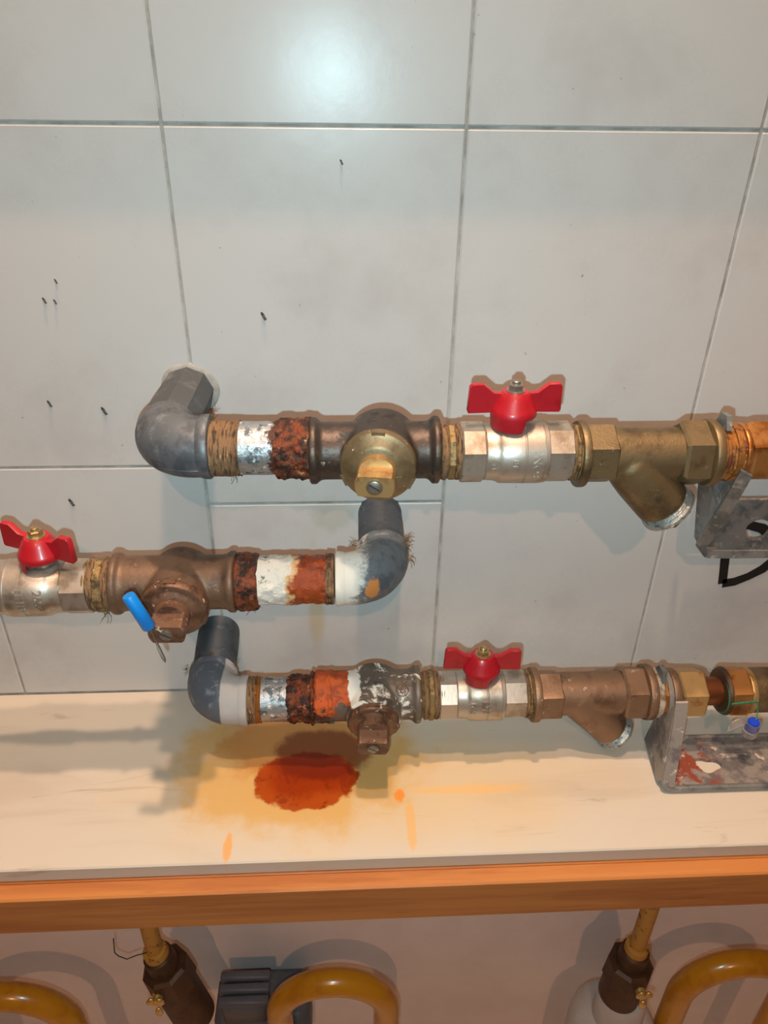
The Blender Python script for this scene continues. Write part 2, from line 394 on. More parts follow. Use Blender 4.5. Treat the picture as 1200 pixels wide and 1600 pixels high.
M['cap_silver'] = material('silver cap ring with paste', srgb(170, 172, 166), 0.4, 0.6, [
    (srgb(84, 88, 88), speck(150, 0.50, 0.66, 4, stretch=(1, 1, 2)), 0.5, 0.4),
    (srgb(212, 206, 192), speck(120, 0.60, 0.72, 8), 0.7, 0)], bump=(380, 0.7))
M['brass_orange'] = material('orange brass', srgb(188, 132, 76), 0.40, 0.7, [(srgb(150, 92, 42), speck(55, 0.46, 0.66, 5), 0.4, 0.8)], bump=(200, 0.12))
M['brass_stained'] = material('rust stained brass', srgb(176, 122, 66), 0.42, 0.7, [
    (srgb(104, 56, 26), speck(110, 0.48, 0.60, 5), 0.6, 0.1),
    (srgb(212, 172, 120), speck(180, 0.62, 0.70, 2), 0.6, 0.2)], bump=(300, 0.5))
M['copper'] = material('brown copper', srgb(150, 90, 56), 0.36, 0.8, [(srgb(112, 64, 40), speck(60, 0.46, 0.66, 5), 0.42, 0.7)], bump=(160, 0.1))
M['bracket'] = material('galvanised bracket', srgb(142, 146, 146), 0.42, 0.6, [
    (srgb(104, 112, 116), speck(40, 0.46, 0.6, 5), 0.4, 0.6),
    (srgb(172, 170, 162), speck(90, 0.56, 0.68, 2), 0.5, 0.4)], bump=(200, 0.15))
M['bracket_rusty'] = material('corroded galvanised bracket', srgb(150, 144, 138), 0.5, 0.4, [
    (srgb(112, 106, 108), speck(45, 0.46, 0.6, 5), 0.5, 0.4),
    (srgb(128, 58, 38), lambda n: n.m('MULTIPLY', n.rng(n.noise(60, 6, 0.75, 0.4, (1, 1, 1), 3), 0.47, 0.55), n.m('MULTIPLY', n.rng(n.x(), 0.332, 0.310), n.m('MULTIPLY', n.rng(n.z(), 1.012, 1.008), n.rng(n.x(), 0.276, 0.279)))), 0.8, 0),
    (srgb(196, 180, 168), speck(110, 0.60, 0.68, 2), 0.6, 0.1)], bump=(220, 0.4))
M['blue'] = material('blue plastic', srgb(10, 128, 214), 0.4, 0, var=(60, srgb(8, 104, 186), 0.6))
M['blue_deep'] = material('deep blue plastic', srgb(16, 60, 190), 0.35)
M['wire'] = material('seal wire', srgb(150, 142, 128), 0.4, 0.8)
M['wire_green'] = material('green coated wire', srgb(40, 120, 80), 0.5)
M['clear'] = material('clear plastic', (0.95, 0.95, 0.95), 0.12, trans=0.9, spec=0.5)
M['marker'] = material('black marker ink', srgb(14, 14, 15), 0.6)
M['insect'] = material('insect body', srgb(44, 40, 38), 0.6)
M['wing'] = material('insect wing', srgb(86, 82, 78), 0.6)
M['caulk'] = material('white caulk', srgb(172, 169, 163), 0.7, var=(120, srgb(150, 146, 140), 0.8), bump=(200, 0.4))
M['fuzz'] = material('loose hemp fibre', srgb(104, 82, 58), 0.9)
M['yellow'] = material('yellow enamel', srgb(206, 140, 26), 0.26, 0, [(srgb(186, 118, 18), speck(30, 0.45, 0.7, 2), 0.3, 0), (srgb(70, 44, 16), speck(220, 0.74, 0.78, 4), 0.6, 0)], coat=0.4)
M['yellow_worn'] = material('worn yellow pipe', srgb(188, 134, 56), 0.5, 0, [(srgb(110, 72, 34), speck(120, 0.56, 0.68, 4), 0.7, 0)])
M['brown_cock'] = material('dark brown brass', srgb(92, 64, 42), 0.5, 0.4, var=(60, srgb(66, 46, 32), 0.8), bump=(220, 0.3))
M['key_brass'] = material('small brass key', srgb(214, 164, 70), 0.38, 0.6, var=(150, srgb(236, 214, 160), 0.7))
M['meter_grey'] = material('grey meter housing', srgb(96, 98, 104), 0.5, 0, var=(30, srgb(80, 82, 88), 0.6))
M['meter_white'] = material('white meter housing', srgb(206, 198, 190), 0.45, 0, var=(30, srgb(190, 182, 174), 0.6))
M['screw'] = material('grey steel screw', srgb(150, 146, 136), 0.4, 0.7, var=(200, srgb(110, 106, 98), 0.7))
M['floor'] = material('floor', srgb(198, 184, 168), 0.5, var=(4, srgb(180, 166, 150), 0.6))

# ------------------------------------------------------------------ the setting
def struct(mb, name, mat, loc, smooth=0):
    o = build(mb, name, M[mat], loc=loc, smooth=smooth); o['kind'] = 'structure'; return o

XS = [-0.7134, -0.5141, -0.3148, -0.1168, 0.0823, 0.2817, 0.4811, 0.6805, 0.8799]
ZA = [1.0, 1.2482, 1.4983, 1.7484, 1.9985]
wall = struct(MB().box(-0.95, 0.95, 0.0012, 0.12, 0.95, 2.75), 'wall_back', 'grout', (0, 0, 1.0))
wall['label'] = 'wall of pale glossy rectangular tiles behind the pipes'
def tile(x0, x1, z0, z1):
    g = 0.0008 + 0.0002 * random.random()
    build(MB().box(x0 + g, x1 - g, 0.0, 0.0045, z0 + g, z1 - g, 0.0010), 'tile', M['tile'], wall, smooth=0)
for i in range(len(XS) - 1):
    for j in range(len(ZA) - 1):
        if i == 3 and j == 0:
            tile(XS[i], XS[i + 1], 1.0, 1.2117); tile(XS[i], XS[i + 1], 1.2117, 1.2482)
        else:
            tile(XS[i], XS[i + 1], ZA[j], ZA[j + 1])
struct(MB().box(-0.95, 0.95, 0.0, 0.12, 0.0, 0.95), 'wall_lower', 'plaster', (0, 0, 0))['label'] = 'plain painted wall under the marble shelf'
struct(MB().box(-0.95, 0.95, -0.64, -0.60, 1.955, 2.50), 'trim_1', 'wall_plain', (0, -0.62, 1.955))['label'] = 'header board above the pipe closet opening'
struct(MB().box(-0.95, 0.95, -2.4, 0.12, -0.05, 0.0), 'floor', 'floor', (0, 0, 0))['label'] = 'plain floor far below the shelf'

# marker letter on the tiles
mk = MB()
def stroke(pts, w):
    pts = [Vector((p[0], 0, p[1])) for p in pts]; L = []; R = []
    for i, p in enumerate(pts):
        t = (pts[min(i + 1, len(pts) - 1)] - pts[max(i - 1, 0)]).normalized()
        nrm = V(-t.z, 0, t.x) * (w / 2 * (0.85 + 0.3 * random.random()))
        L.append(p + nrm); R.append(p - nrm)
    a = mk.ring([q + V(0, -0.0004, 0) for q in L]); b = mk.ring([q + V(0, -0.0004, 0) for q in R])
    mk.skin(b, a, False)
stroke([(0.349, 1.119), (0.3465, 1.135), (0.344, 1.150), (0.343, 1.165), (0.3435, 1.182), (0.356, 1.184), (0.370, 1.180), (0.384, 1.170),
        (0.392, 1.157), (0.390, 1.144), (0.383, 1.135), (0.372, 1.127), (0.360, 1.121), (0.349, 1.119)], 0.0095)
build(mk, 'marker_letter', M['marker'], wall, smooth=0, label='black hand drawn letter D on the tiles')

# marble shelf and wooden edge
shelf = build(MB().box(-0.95, 0.95, -0.189, 0.0, 0.9855, 1.0, 0.0012), 'marble_shelf', M['marble'], smooth=30, loc=(0, -0.09, 0.9855))
tag(shelf, 'cream marble shelf with a red rust stain under the pipes', 'shelf')
edge = build(MB().box(-0.95, 0.95, -0.2045, -0.19, 0.9415, 0.9855, 0.0015), 'wooden_edge', M['wood'], smooth=30, loc=(0, -0.197, 0.9415))
tag(edge, 'orange brown wooden edge board along the front of the marble shelf', 'edge board')
sup = build(MB().box(-0.95, 0.95, -0.19, 0.0, 0.9435, 0.9855, 0.001), 'shelf_board', M['wood'], smooth=30, loc=(0, -0.095, 0.9435))
tag(sup, 'wooden board carrying the marble shelf from below', 'board')

# ------------------------------------------------------------------ pipe fittings
YP = -0.078
X = (1, 0, 0)
def nz(p, s, seed=0.0):
    return noise.noise(Vector(p) * s + Vector((seed, seed * 2, -seed)))
def lump(o, amp, scale, seed):
    def d(t, g):
        p = Vector((o[0] + t, math.cos(g) * 0.02, math.sin(g) * 0.02))
        return amp * (nz(p, scale, seed) + 0.5 * nz(p, scale * 2.3, seed + 4))
    return d
def steps(x0, x1, r, n):
    return [(x0 + (x1 - x0) * i / n, r) for i in range(n + 1)]
def pipe_section(x0, x1, r, z, n=14, amp=0.0, scale=120, seed=0, seg=56, round_ends=0.0):
    """stretch of pipe along X with uneven surface"""
    prof = []
    for i in range(n + 1):
        u = i / n
        rr = r
        if round_ends:
            e = min(u, 1 - u) * (x1 - x0)
            if e < round_ends: rr = r - round_ends * (1 - math.sqrt(max(0, 1 - (1 - e / round_ends) ** 2))) * 0.8
        prof.append(((x1 - x0) * u, rr))
    return MB().lathe((x0, YP, z), X, prof, seg, lump((x0, YP, z), amp, scale, seed) if amp else None)
def thread(x0, x1, r, z, pitch=0.0021, depth=0.0008):
    prof = []; x = x0
    while x < x1:
        prof += [(x - x0, r - depth), (x - x0 + pitch * 0.5, r)]; x += pitch
    prof.append((x1 - x0, r - depth))
    return MB().lathe((x0, YP, z), X, prof, 40)
def hexa(x0, x1, r, z, rot=0.0, n=6, ch=0.0012, y=YP):
    return MB().lathe((x0, y, z), X, [(0, r - ch), (ch, r), (x1 - x0 - ch, r), (x1 - x0, r - ch)], n, rot=rot)
def ring_x(x0, x1, r, z, rr=0.0012, seg=48):
    return MB().lathe((x0, YP, z), X, [(0, r - rr), (rr * 0.35, r - rr * 0.3), (rr, r), (x1 - x0 - rr, r), (x1 - x0 - rr * 0.35, r - rr * 0.3), (x1 - x0, r - rr)], seg)
def fibres(parent, pts, n, length, down=0.4, seed=1, name='loose_fibres'):
    rnd = random.Random(seed); mb = MB()
    for k in range(n):
        c, out = pts[rnd.randrange(len(pts))]
        p = Vector(c) + V(rnd.uniform(-1, 1), rnd.uniform(-1, 1), rnd.uniform(-1, 1)) * 0.0015
        d = (Vector(out).normalized() + V(rnd.uniform(-1, 1), rnd.uniform(-1, 1), rnd.uniform(-1, 1)) * 0.8).normalized()
        L = length * rnd.uniform(0.4, 1.3)
        path = []
        for i in range(4):
            path.append(p.copy()); p = p + d * (L / 3)
            d = (d + V(rnd.uniform(-.6, .6), rnd.uniform(-.6, .6), rnd.uniform(-.6, .6) - down)).normalized()
        mb.tube(path, 0.00022, 4)
    return build(mb, name, M['fuzz'], parent, kind='stuff')

def elbow_path(cx, cz, dirx, bend, zwall, leg=0.006, n=14):
    """from the wall side (+Y) round to the run side (dirx along X)"""
    pts = []
    for i in range(3):
        pts.append(V(cx, YP + bend + leg - leg * i / 2, cz))
    c = V(cx + dirx * bend, YP + bend, cz)
    for i in range(1, n + 1):
        a = PI / 2 * i / n
        pts.append(c + V(-dirx * math.cos(a) * bend, -math.sin(a) * bend, 0))
    for i in range(1, 3):
        pts.append(V(cx + dirx * (bend + leg * i / 2), YP, cz))
    return pts

def elbow(name, cx, cz, wallz, dirx, r, mat, label, bend=0.026, leg=0.005, stub='stub_dark', facet=False, wall_x=None):
    t = thing(name, (cx, 0, wallz), label, 'pipe elbow')
    path = elbow_path(cx, cz, dirx, bend, wallz, leg)
    n = len(path)
    d = lambda p, g: 0.0005 * nz(p, 90, 3)
    rads = [r * (0.99 + 0.06 * math.sin(PI * i / (n - 1))) for i in range(n)]
    body = build(MB().tube(path, rads, 44, disp=d), 'elbow_body', M[mat], t, smooth=50)
    e = path[-1]
    prof = [(-0.005, r * 0.98), (-0.003, r * 1.02), (-0.001, r * 1.05), (0.0025, r * 1.055), (0.0035, r * 1.03), (0.004, r * 0.9)]
    build(MB().lathe(e, (dirx, 0, 0), prof, 44), 'end_bead', M[mat], t)
    w = path[0]
    if not facet: build(MB().lathe(w, (0, 1, 0), prof, 44), 'end_bead', M[mat], t)
    wx = wall_x if wall_x is not None else cx
    a = V(cx, w.y + 0.003, cz); b = V(wx, 0.004, wallz)
    if facet:
        mb = MB().lathe(a, b - a, [(0, r * 0.97), (0.006, r * 0.99), ((b - a).length * 0.55, r * 0.95), ((b - a).length, r * 0.93)], 9, rot=0.35)
        build(mb, 'wrapped_stub', M['tape'], t, smooth=15)
    else:
        build(MB().tube([a.lerp(b, k / 6) for k in range(7)], r * 0.93, 40, disp=lambda p, g: 0.0006 * nz(p, 80, 8)), 'wall_stub', M[stub], t)
    return t, path

# --- upper run -----------------------------------------------------------------------------------
ZU = 1.3035
el1, p1 = elbow('pipe_elbow', -0.1275, 1.305, 1.3144, 1, 0.0214, 'pipe_grey', 'dark grey elbow of the topmost pipe run, entering the wall at a white collar', facet=True, wall_x=-0.1203)
seam = [p + V(-0.0118 * (1 if i < 10 else 0.6) * 0.0, 0, 0) for i, p in enumerate(p1)]
sm = []
for i, p in enumerate(p1[3:]):
    tt = (p1[min(i + 4, len(p1) - 1)] - p1[i + 2]).normalized()
    out = V(0, 0, 1).cross(tt); out = out if out.dot(p - V(-0.1015, -0.052, p.z)) > 0 else -out
    k = i / (len(p1) - 4)
    rr = 0.0212 * (0.99 + 0.05 * math.sin(PI * (i + 3) / (len(p1) - 1)))
    ang = -0.42
    sm.append(p + (out * math.cos(ang) + V(0, 0, 1) * math.sin(ang)) * rr)
build(MB().tube(sm, 0.0006, 6), 'mould_seam', M['pipe_grey'], el1)
col = build(MB().lathe((-0.1193, 0.001, 1.3142), (0, -1, 0), [(0, 0.0232), (0.0010, 0.0222), (0.0018, 0.0195), (0.002, 0.017)], 40, lambda t, g: 0.0012 * math.sin(3 * g + 1) * 0.6), 'caulk_collar', M['caulk'], loc=(-0.1193, 0, 1.3142))
tag(col, 'whitish caulk collar on the tiles round the topmost elbow', 'collar')

nip = thing('pipe_nipple', (-0.06, YP, 1.3035), 'short silvery flaking pipe with brown hemp and a rust crust, topmost run', 'pipe')
build(pipe_section(-0.098, -0.0765, 0.0194, ZU, 10, 0.0005, 300, 1), 'hemp_wrap', M['hemp'], nip)
build(thread(-0.0800, -0.0735, 0.0196, ZU), 'thread', M['hemp'], nip)
build(pipe_section(-0.075, -0.043, 0.0187, ZU, 16, 0.0004, 160, 2), 'pipe_body', M['galv'], nip)
build(pipe_section(-0.0505, -0.0205, 0.0207, 1.303, 40, 0.0026, 190, 5, 90, 0.006), 'rust_crust', M['rust'], nip, smooth=60)
fibres(nip, [((-0.090, -0.074, 1.3235), (0, 0, 1)), ((-0.078, -0.08, 1.284), (0, 0, -1)), ((-0.092, -0.07, 1.3235), (0, .3, 1))], 16, 0.006, 0.3, 3)

def plug_valve(name, label, xl, xr, xc, z, r, barrel_r, mat, bonnet_mat, spindle_mat, yaw, pitch, spin_len, rb_l, rb_r, bonnet_r=0.0238, style=0, by=-0.101):
    t = thing(name, (xc, YP, z), label, 'valve')
    mb = MB()
    L = xr - xl
    mb.lathe((xl, YP, z), X, [(0, rb_l - 0.002), (0.001, rb_l), (0.005, rb_l), (0.0075, r + 0.0005), (0.010, r), (L - 0.010, r), (L - 0.0075, r + 0.0005), (L - 0.005, rb_r), (L - 0.001, rb_r), (L, rb_r - 0.002)], 48)
    ax = V(math.sin(yaw), -math.cos(yaw), pitch).normalized()
    o = V(xc, YP, z) - ax * 0.017
    f0 = -(by - YP) + 0.017
    mb.lathe(o, ax, [(0, barrel_r * 0.93), (0.002, barrel_r * 0.985), (0.005, barrel_r), (f0, barrel_r * 0.98), (f0 + 0.0005, barrel_r * 0.9)], 48)
    build(mb, 'valve_body', M[mat], t, smooth=180, fuse=(0.0010, 7))
    # bonnet: stepped disc
    o = V(xc, YP, z) + ax * (YP - by)
    b = bonnet_r
    if style == 0:
        prof = [(-0.004, b * 0.9), (-0.003, b), (0.002, b), (0.0032, b * 0.975), (0.0045, b * 0.86), (0.0075, b * 0.72), (0.009, b * 0.62)]
    else:
        prof = [(-0.006, b * 0.85), (-0.004, b * 0.98), (0.000, b), (0.004, b * 0.99), (0.0055, b * 0.95), (0.006, b * 0.88), (0.0055, b * 0.80), (0.0060, b * 0.74), (0.0075, b * 0.66), (0.0085, b * 0.5)]
    bo = build(MB().lathe(o, ax, prof, 56, (lambda t_, g: 0.0005 * nz((math.cos(g), math.sin(g), t_ * 90), 3, 2)) if style else None), 'bonnet', M[bonnet_mat], t)
    up = (V(0, 0, 1) - ax * ax.z).normalized(); u = up.cross(ax)
    for a in (90, 205, -25):
        g = math.radians(a); c = o + (u * math.cos(g) + up * math.sin(g)) * (b * 0.93) + ax * 0.0025
        d = (u * math.cos(g) + up * math.sin(g)); s2 = ax.cross(d)
        pts = [c + d * i + s2 * j - ax * 0.003 for i, j in ((-0.0022, -0.0045), (0.0022, -0.0045), (0.0022, 0.0045), (-0.0022, 0.0045))]
        build(MB().slab(pts, ax * 0.0042), 'rim_lug', M[bonnet_mat], bo, smooth=0)
    # spindle with two flats
    t1 = 0.0085; h = 0.0073; w = 0.0132
    def fn(tt, x_, y_):
        if tt >= t1: y_ = max(-h, min(h, y_))
        return x_, y_
    s0 = o + ax * 0.0075; Ls = spin_len
    sp = build(MB().lathe(s0, ax, [(0, w), (t1 - 0.0008, w), (t1, w), (t1 + 0.0001, w), (t1 + 0.002, w), (Ls - 0.001, w), (Ls, w - 0.0008)], 64, fn=fn, up=(0, 0, 1)), 'spindle', M[spindle_mat], t, smooth=28)
    e = s0 + ax * Ls
    build(MB().lathe(e - ax * 0.0002, ax, [(0, 0.0056), (0.0008, 0.0056), (0.0009, 0.0048), (0.0001, 0.0047)], 28), 'screw_seat', M[bonnet_mat], sp)
    sc = build(MB().lathe(e, ax, [(-0.001, 0.0046), (0.0007, 0.0046), (0.0011, 0.0040)], 28), 'screw', M['screw'], sp)
    g = math.radians(32); dd = u * math.cos(g) * -1 + up * math.sin(g); pp = ax.cross(dd)
    pts = [e + ax * 0.00085 + dd * i + pp * j for i, j in ((-0.0042, -0.0005), (0.0042, -0.0005), (0.0042, 0.0005), (-0.0042, 0.0005))]
    build(MB().slab(pts, ax * 0.0003), 'screw_slot', M['insect'], sp, smooth=0)
    return t, e, ax

plug_valve('plug_valve', 'blackened bronze plug valve with a golden brass square spindle, topmost run', -0.0255, 0.0655, 0.0245, 1.301, 0.0203, 0.0262, 'bronze_dark', 'brass_bonnet', 'brass_gold', math.radians(-7), 0.0, 0.0225, 0.0235, 0.0240, bonnet_r=0.0260)

def brass_nipple(x0, x1, z, label, r=0.0196, hexed=True, dirty='brass_thread'):
    t = thing('threaded_nipple', ((x0 + x1) / 2, YP, z), label, 'pipe nipple')
    w = x1 - x0
    build(thread(x0 - 0.003, x1 + 0.003, r * 0.96, z), 'thread', M[dirty], t)
    build(pipe_section(x0, x0 + w * 0.30, r, z, 4, 0.0009, 260, 3, round_ends=0.001), 'hemp_wrap', M['hemp'], t)
    build(pipe_section(x1 - w * 0.30, x1, r, z, 4, 0.0009, 260, 8, round_ends=0.001), 'hemp_wrap', M['hemp'], t)
    build(hexa(x0 + w * 0.28, x1 - w * 0.28, r * 1.05, z, 0.0, 8), 'hex_collar', M[dirty], t, smooth=0)
    return t

brass_nipple(0.0665, 0.0800, 1.2992, 'dirty brass nipple between the black plug valve and the top red handled valve')

def butterfly(t, x, z0, yaw, mat='red', nut='steel_nut', skirt=(PI * 0.95, PI * 1.62), s=1.0):
    """red T handle on the stem at (x, YP); z0 = top of the valve body"""
    cy, sy = math.cos(yaw), math.sin(yaw)
    def W(a, b, c): return V(x + a * cy - b * sy, YP + a * sy + b * cy, z0 + c)
    build(MB().lathe((x, YP, z0 - 0.006), (0, 0, 1), [(0, 0.0105), (0.006, 0.0105), (0.0065, 0.0075), (0.012, 0.0075)], 28), 'stem_collar', M['nickel'], t)
    mb = MB(); seg = 48; prof = [(0.002, 0.0152), (0.008, 0.0160), (0.0115, 0.0157), (0.0125, 0.0150), (0.0195, 0.0118), (0.0225, 0.0100), (0.0240, 0.0086)]
    rings = []
    for c, r in prof:
        pts = []
        for k in range(seg):
            g = 2 * PI * k / seg
            cc = c
            if c == 0.002:
                cc = -0.0015 if skirt[0] < g < skirt[1] else 0.0065
            pts.append(W(r * s * math.cos(g), r * s * math.sin(g), cc * s))
        rings.append(mb.ring(pts))
    for i in range(len(rings) - 1): mb.skin(rings[i], rings[i + 1])
    mb.f.append(tuple(rings[-1])); mb.f.append(tuple(reversed(rings[0])))
    hub = mb
    for d in (-1, 1):
        # wing outline in the (a, c) plane, bow tie shape
        out = [(0.008, 0.009), (0.0316, 0.0085), (0.0325, 0.010), (0.0318, 0.0275), (0.0300, 0.0295), (0.0225, 0.0295), (0.015, 0.0232), (0.008, 0.0225)]
        n = len(out); th = 0.0024; ch = 0.0007
        cx_ = sum(p[0] for p in out) / n; cz_ = sum(p[1] for p in out) / n
        layers = []
        for b, inset in ((-th, ch), (-th + ch, 0), (th - ch, 0), (th, ch)):
            layers.append(hub.ring([W(d * s * (a + (cx_ - a) * inset * 60), b * s, s * (c + (cz_ - c) * inset * 60)) for a, c in out]))
        for i in range(3): hub.skin(layers[i], layers[i + 1])
        hub.f.append(tuple(reversed(layers[0]))); hub.f.append(tuple(layers[-1]))
    h = build(hub, 'handle', M[mat], t, smooth=40, label='red butterfly handle')
    build(MB().lathe(W(0, 0, 0.0235 * s), (0, 0, 1), [(0, 0.0066), (0.0012, 0.0066), (0.0013, 0.0056), (0.0016, 0.0056)], 24), 'washer', M[nut], h)
    build(MB().lathe(W(0, 0, 0.0248 * s), (0, 0, 1), [(0, 0.0052), (0.0038, 0.0052), (0.0045, 0.0045)], 6, rot=0.3), 'nut', M[nut], h, smooth=0)
    build(MB().lathe(W(0, 0, 0.0248 * s), (0, 0, 1), [(0, 0.0030), (0.0062, 0.0030), (0.0068, 0.0024)], 16), 'stem_end', M[nut], h)
    return h

def ring_text(parent, txt, x, z, r, a0, size, mat):
    """raised letters running down round the barrel, letter tops pointing to +X; a0 = centre angle below the front"""
    def place(u, v, w):
        a = a0 + u / r
        return (x + v, YP - (r + w) * math.cos(a), z - (r + w) * math.sin(a))
    build(text_mb(txt, size, 0.0010, place), 'raised_mark', mat, parent, smooth=0)

def ball_valve(label, x0, xb0, xb1, x1, z, flip, yaw, marks, nut='steel_nut', zr=0.0, rot=0.5, hs=1.0, hub_x=None, skirt=(PI * 0.95, PI * 1.62)):
    t = thing('ball_valve', ((xb0 + xb1) / 2, YP, z), label, 'valve')
    rb = 0.0224
    L = xb1 - xb0
    prof = [(0, 0.0185), (0.0015, 0.0200), (0.008, 0.0204), (0.0105, 0.0213), (0.0125, 0.0224), (L * 0.60, 0.0226), (L * 0.60 + 0.0004, 0.0221), (L * 0.60 + 0.0012, 0.0221), (L * 0.60 + 0.0016, 0.0227),
            (L * 0.90, 0.0227), (L * 0.90 + 0.0006, 0.0220), (L * 0.90 + 0.0012, 0.0224), (L - 0.001, 0.0222), (L, 0.0195)]
    if flip: prof = [(L - a, b) for a, b in reversed(prof)]
    build(MB().lathe((xb0, YP, z), X, prof, 64), 'valve_body', M['nickel'], t, smooth=30)
    build(hexa(x0, xb0 + 0.001, 0.0216, z, rot, 8, 0.001), 'hex_end', M['nickel'], t, smooth=0)
    build(hexa(xb1 - 0.001, x1, 0.0216, z, rot, 8, 0.001), 'hex_end', M['nickel'], t, smooth=0)
    hx = hub_x if hub_x is not None else (xb0 + xb1) / 2
    butterfly(t, hx, z + 0.0222, yaw, nut=nut, s=hs, skirt=skirt)
    for txt, x, a0, size in marks:
        ring_text(t, txt, x, z, rb, a0, size, M['nickel'])
    return t

ball_valve('topmost red handled ball valve, nickel plated, with raised letters PN', 0.0800, 0.0955, 0.1405, 0.1580, 1.2990, False, math.radians(1.5), [('PNO3', 0.1310, -0.02, 0.0085), ('O', 0.1005, -0.05, 0.010), ('8T', 0.1160, -0.05, 0.0060)], hub_x=0.1155)
brass_nipple(0.1575, 0.1650, 1.2980, 'dirty brass nipple between the top red handled valve and the olive strainer', 0.0202)

def strainer(label, z, xs, mat, bdir, cap_c, br, letters=None, drip=False):
    xa, xh0, xh1, xg0, xg1, xz = xs
    t = thing('y_strainer', ((xh1 + xg0) / 2, YP, z), label, 'strainer')
    mb = MB()
    mb.lathe((xh1 - 0.004, YP, z), X, [(0, 0.0188), (xg0 - xh1 + 0.008, 0.0188)], 48)
    bd = Vector(bdir).normalized(); cc = Vector(cap_c)
    s0 = cc - bd * 0.060
    # only the lower half of the branch leaves the run
    mb.lathe(cc - bd * 0.060, bd, [(0, 0.0110), (0.003, 0.0150), (0.010, br * 0.90), (0.020, br * 0.97), (0.030, br), (0.058, br), (0.0595, br * 0.93)], 48)
    mb.slab([(xh1 + 0.001, YP - 0.010, z - 0.012), cc - bd * 0.012 + V(-0.70, 0, -0.68) * (br - 0.001) + V(0, -0.006, 0), cc - bd * 0.02 + V(0, -0.006, 0), (xh1 + 0.02, YP - 0.010, z - 0.008)], (0, 0.016, 0))
    build(mb, 'strainer_body', M[mat], t, smooth=180, fuse=(0.0010, 14))
    build(ring_x(xa, xh0, 0.0238, z), 'end_ring', M[mat], t)
    build(hexa(xh0 - 0.0008, xh1, 0.0221, z, 0.42, 6), 'hex_end', M[mat], t, smooth=0)
    build(hexa(xg0, xg1 + 0.0005, 0.0243, z, 0.35, 6, 0.0022), 'hex_end', M[mat], t, smooth=0)
    build(ring_x(xg1, xz, 0.0243, z), 'end_ring', M[mat], t)
    cp = build(MB().lathe(cc - bd * 0.003, bd, [(0, br * 0.9), (0.001, br * 0.97), (0.002, br * 0.90), (0.003, br * 0.98), (0.004, br * 0.90), (0.005, br * 0.97), (0.006, br * 0.90), (0.007, br * 0.97), (0.0078, br * 1.04), (0.0100, br * 1.05), (0.0115, br * 0.97)], 48, lambda t_, g: 0.0004 * nz((math.cos(g) * 9, math.sin(g) * 9, t_ * 300), 1)), 'cap', M['cap_silver'], t, label='silver threaded cap with paste')
    build(MB().lathe(cc + bd * 0.008, bd, [(0, br * 0.80), (0.0050, br * 0.80), (0.0060, br * 0.7)], 6, rot=0.2), 'cap_hex', M[mat], cp, smooth=0)
    if letters:
        up = V(0.75, 0, 0.66); 
        side = bd; fr = V(0, -1, 0)
        o = cc - bd * 0.026
        def place(u, v, w):
            q = V(1, 0, -0.12).normalized() * u + V(0.12, 0, 1).normalized() * v
            perp = q - bd * q.dot(bd)
            return o + q + fr * (math.sqrt(max(0, (br * 0.985) ** 2 - perp.length_squared)) + w)
        build(text_mb(letters, 0.0095, 0.0010, place), 'raised_mark', M[mat], t, smooth=0)
    if drip:
        b = MB().blob(cc + V(-0.011, -0.004, -0.0088), 0.004, 0.003, 0.0022)
        build(b, 'lime_drip', M['lime'], t)
    return t

strainer('olive brass Y strainer of the topmost run', 1.2965, (0.1633, 0.1692, 0.1895, 0.2362, 0.2565, 0.2632), 'strainer_brass', (0.68, 0.0, -0.73), (0.2345, -0.081, 1.2565), 0.0200, 'JIR')

# union and continuing pipe, upper run
def union_top():
    t = thing('pipe_union', (0.28, YP, 1.2975), 'orange brass pipe union with hexagonal nut, topmost run', 'pipe union')
    build(thread(0.262, 0.2725, 0.0200, 1.2972, 0.0024, 0.0012), 'thread', M['brass_stained'], t)
    build(hexa(0.2715, 0.2800, 0.0210, 1.2972, 0.2, 8), 'collar', M['brass_stained'], t, smooth=0)
    build(ring_x(0.2795, 0.2838, 0.0206, 1.2975), 'ring', M['brass_orange'], t)
    build(hexa(0.2840, 0.312, 0.0228, 1.2975, 0.45, 6, 0.002), 'hex_nut', M['brass_orange'], t, smooth=0)
    build(MB().lathe((0.311, YP, 1.2975), X, [(0, 0.0127), (0.63, 0.0127)], 32), 'copper_tail', M['copper'], t)
union_top()

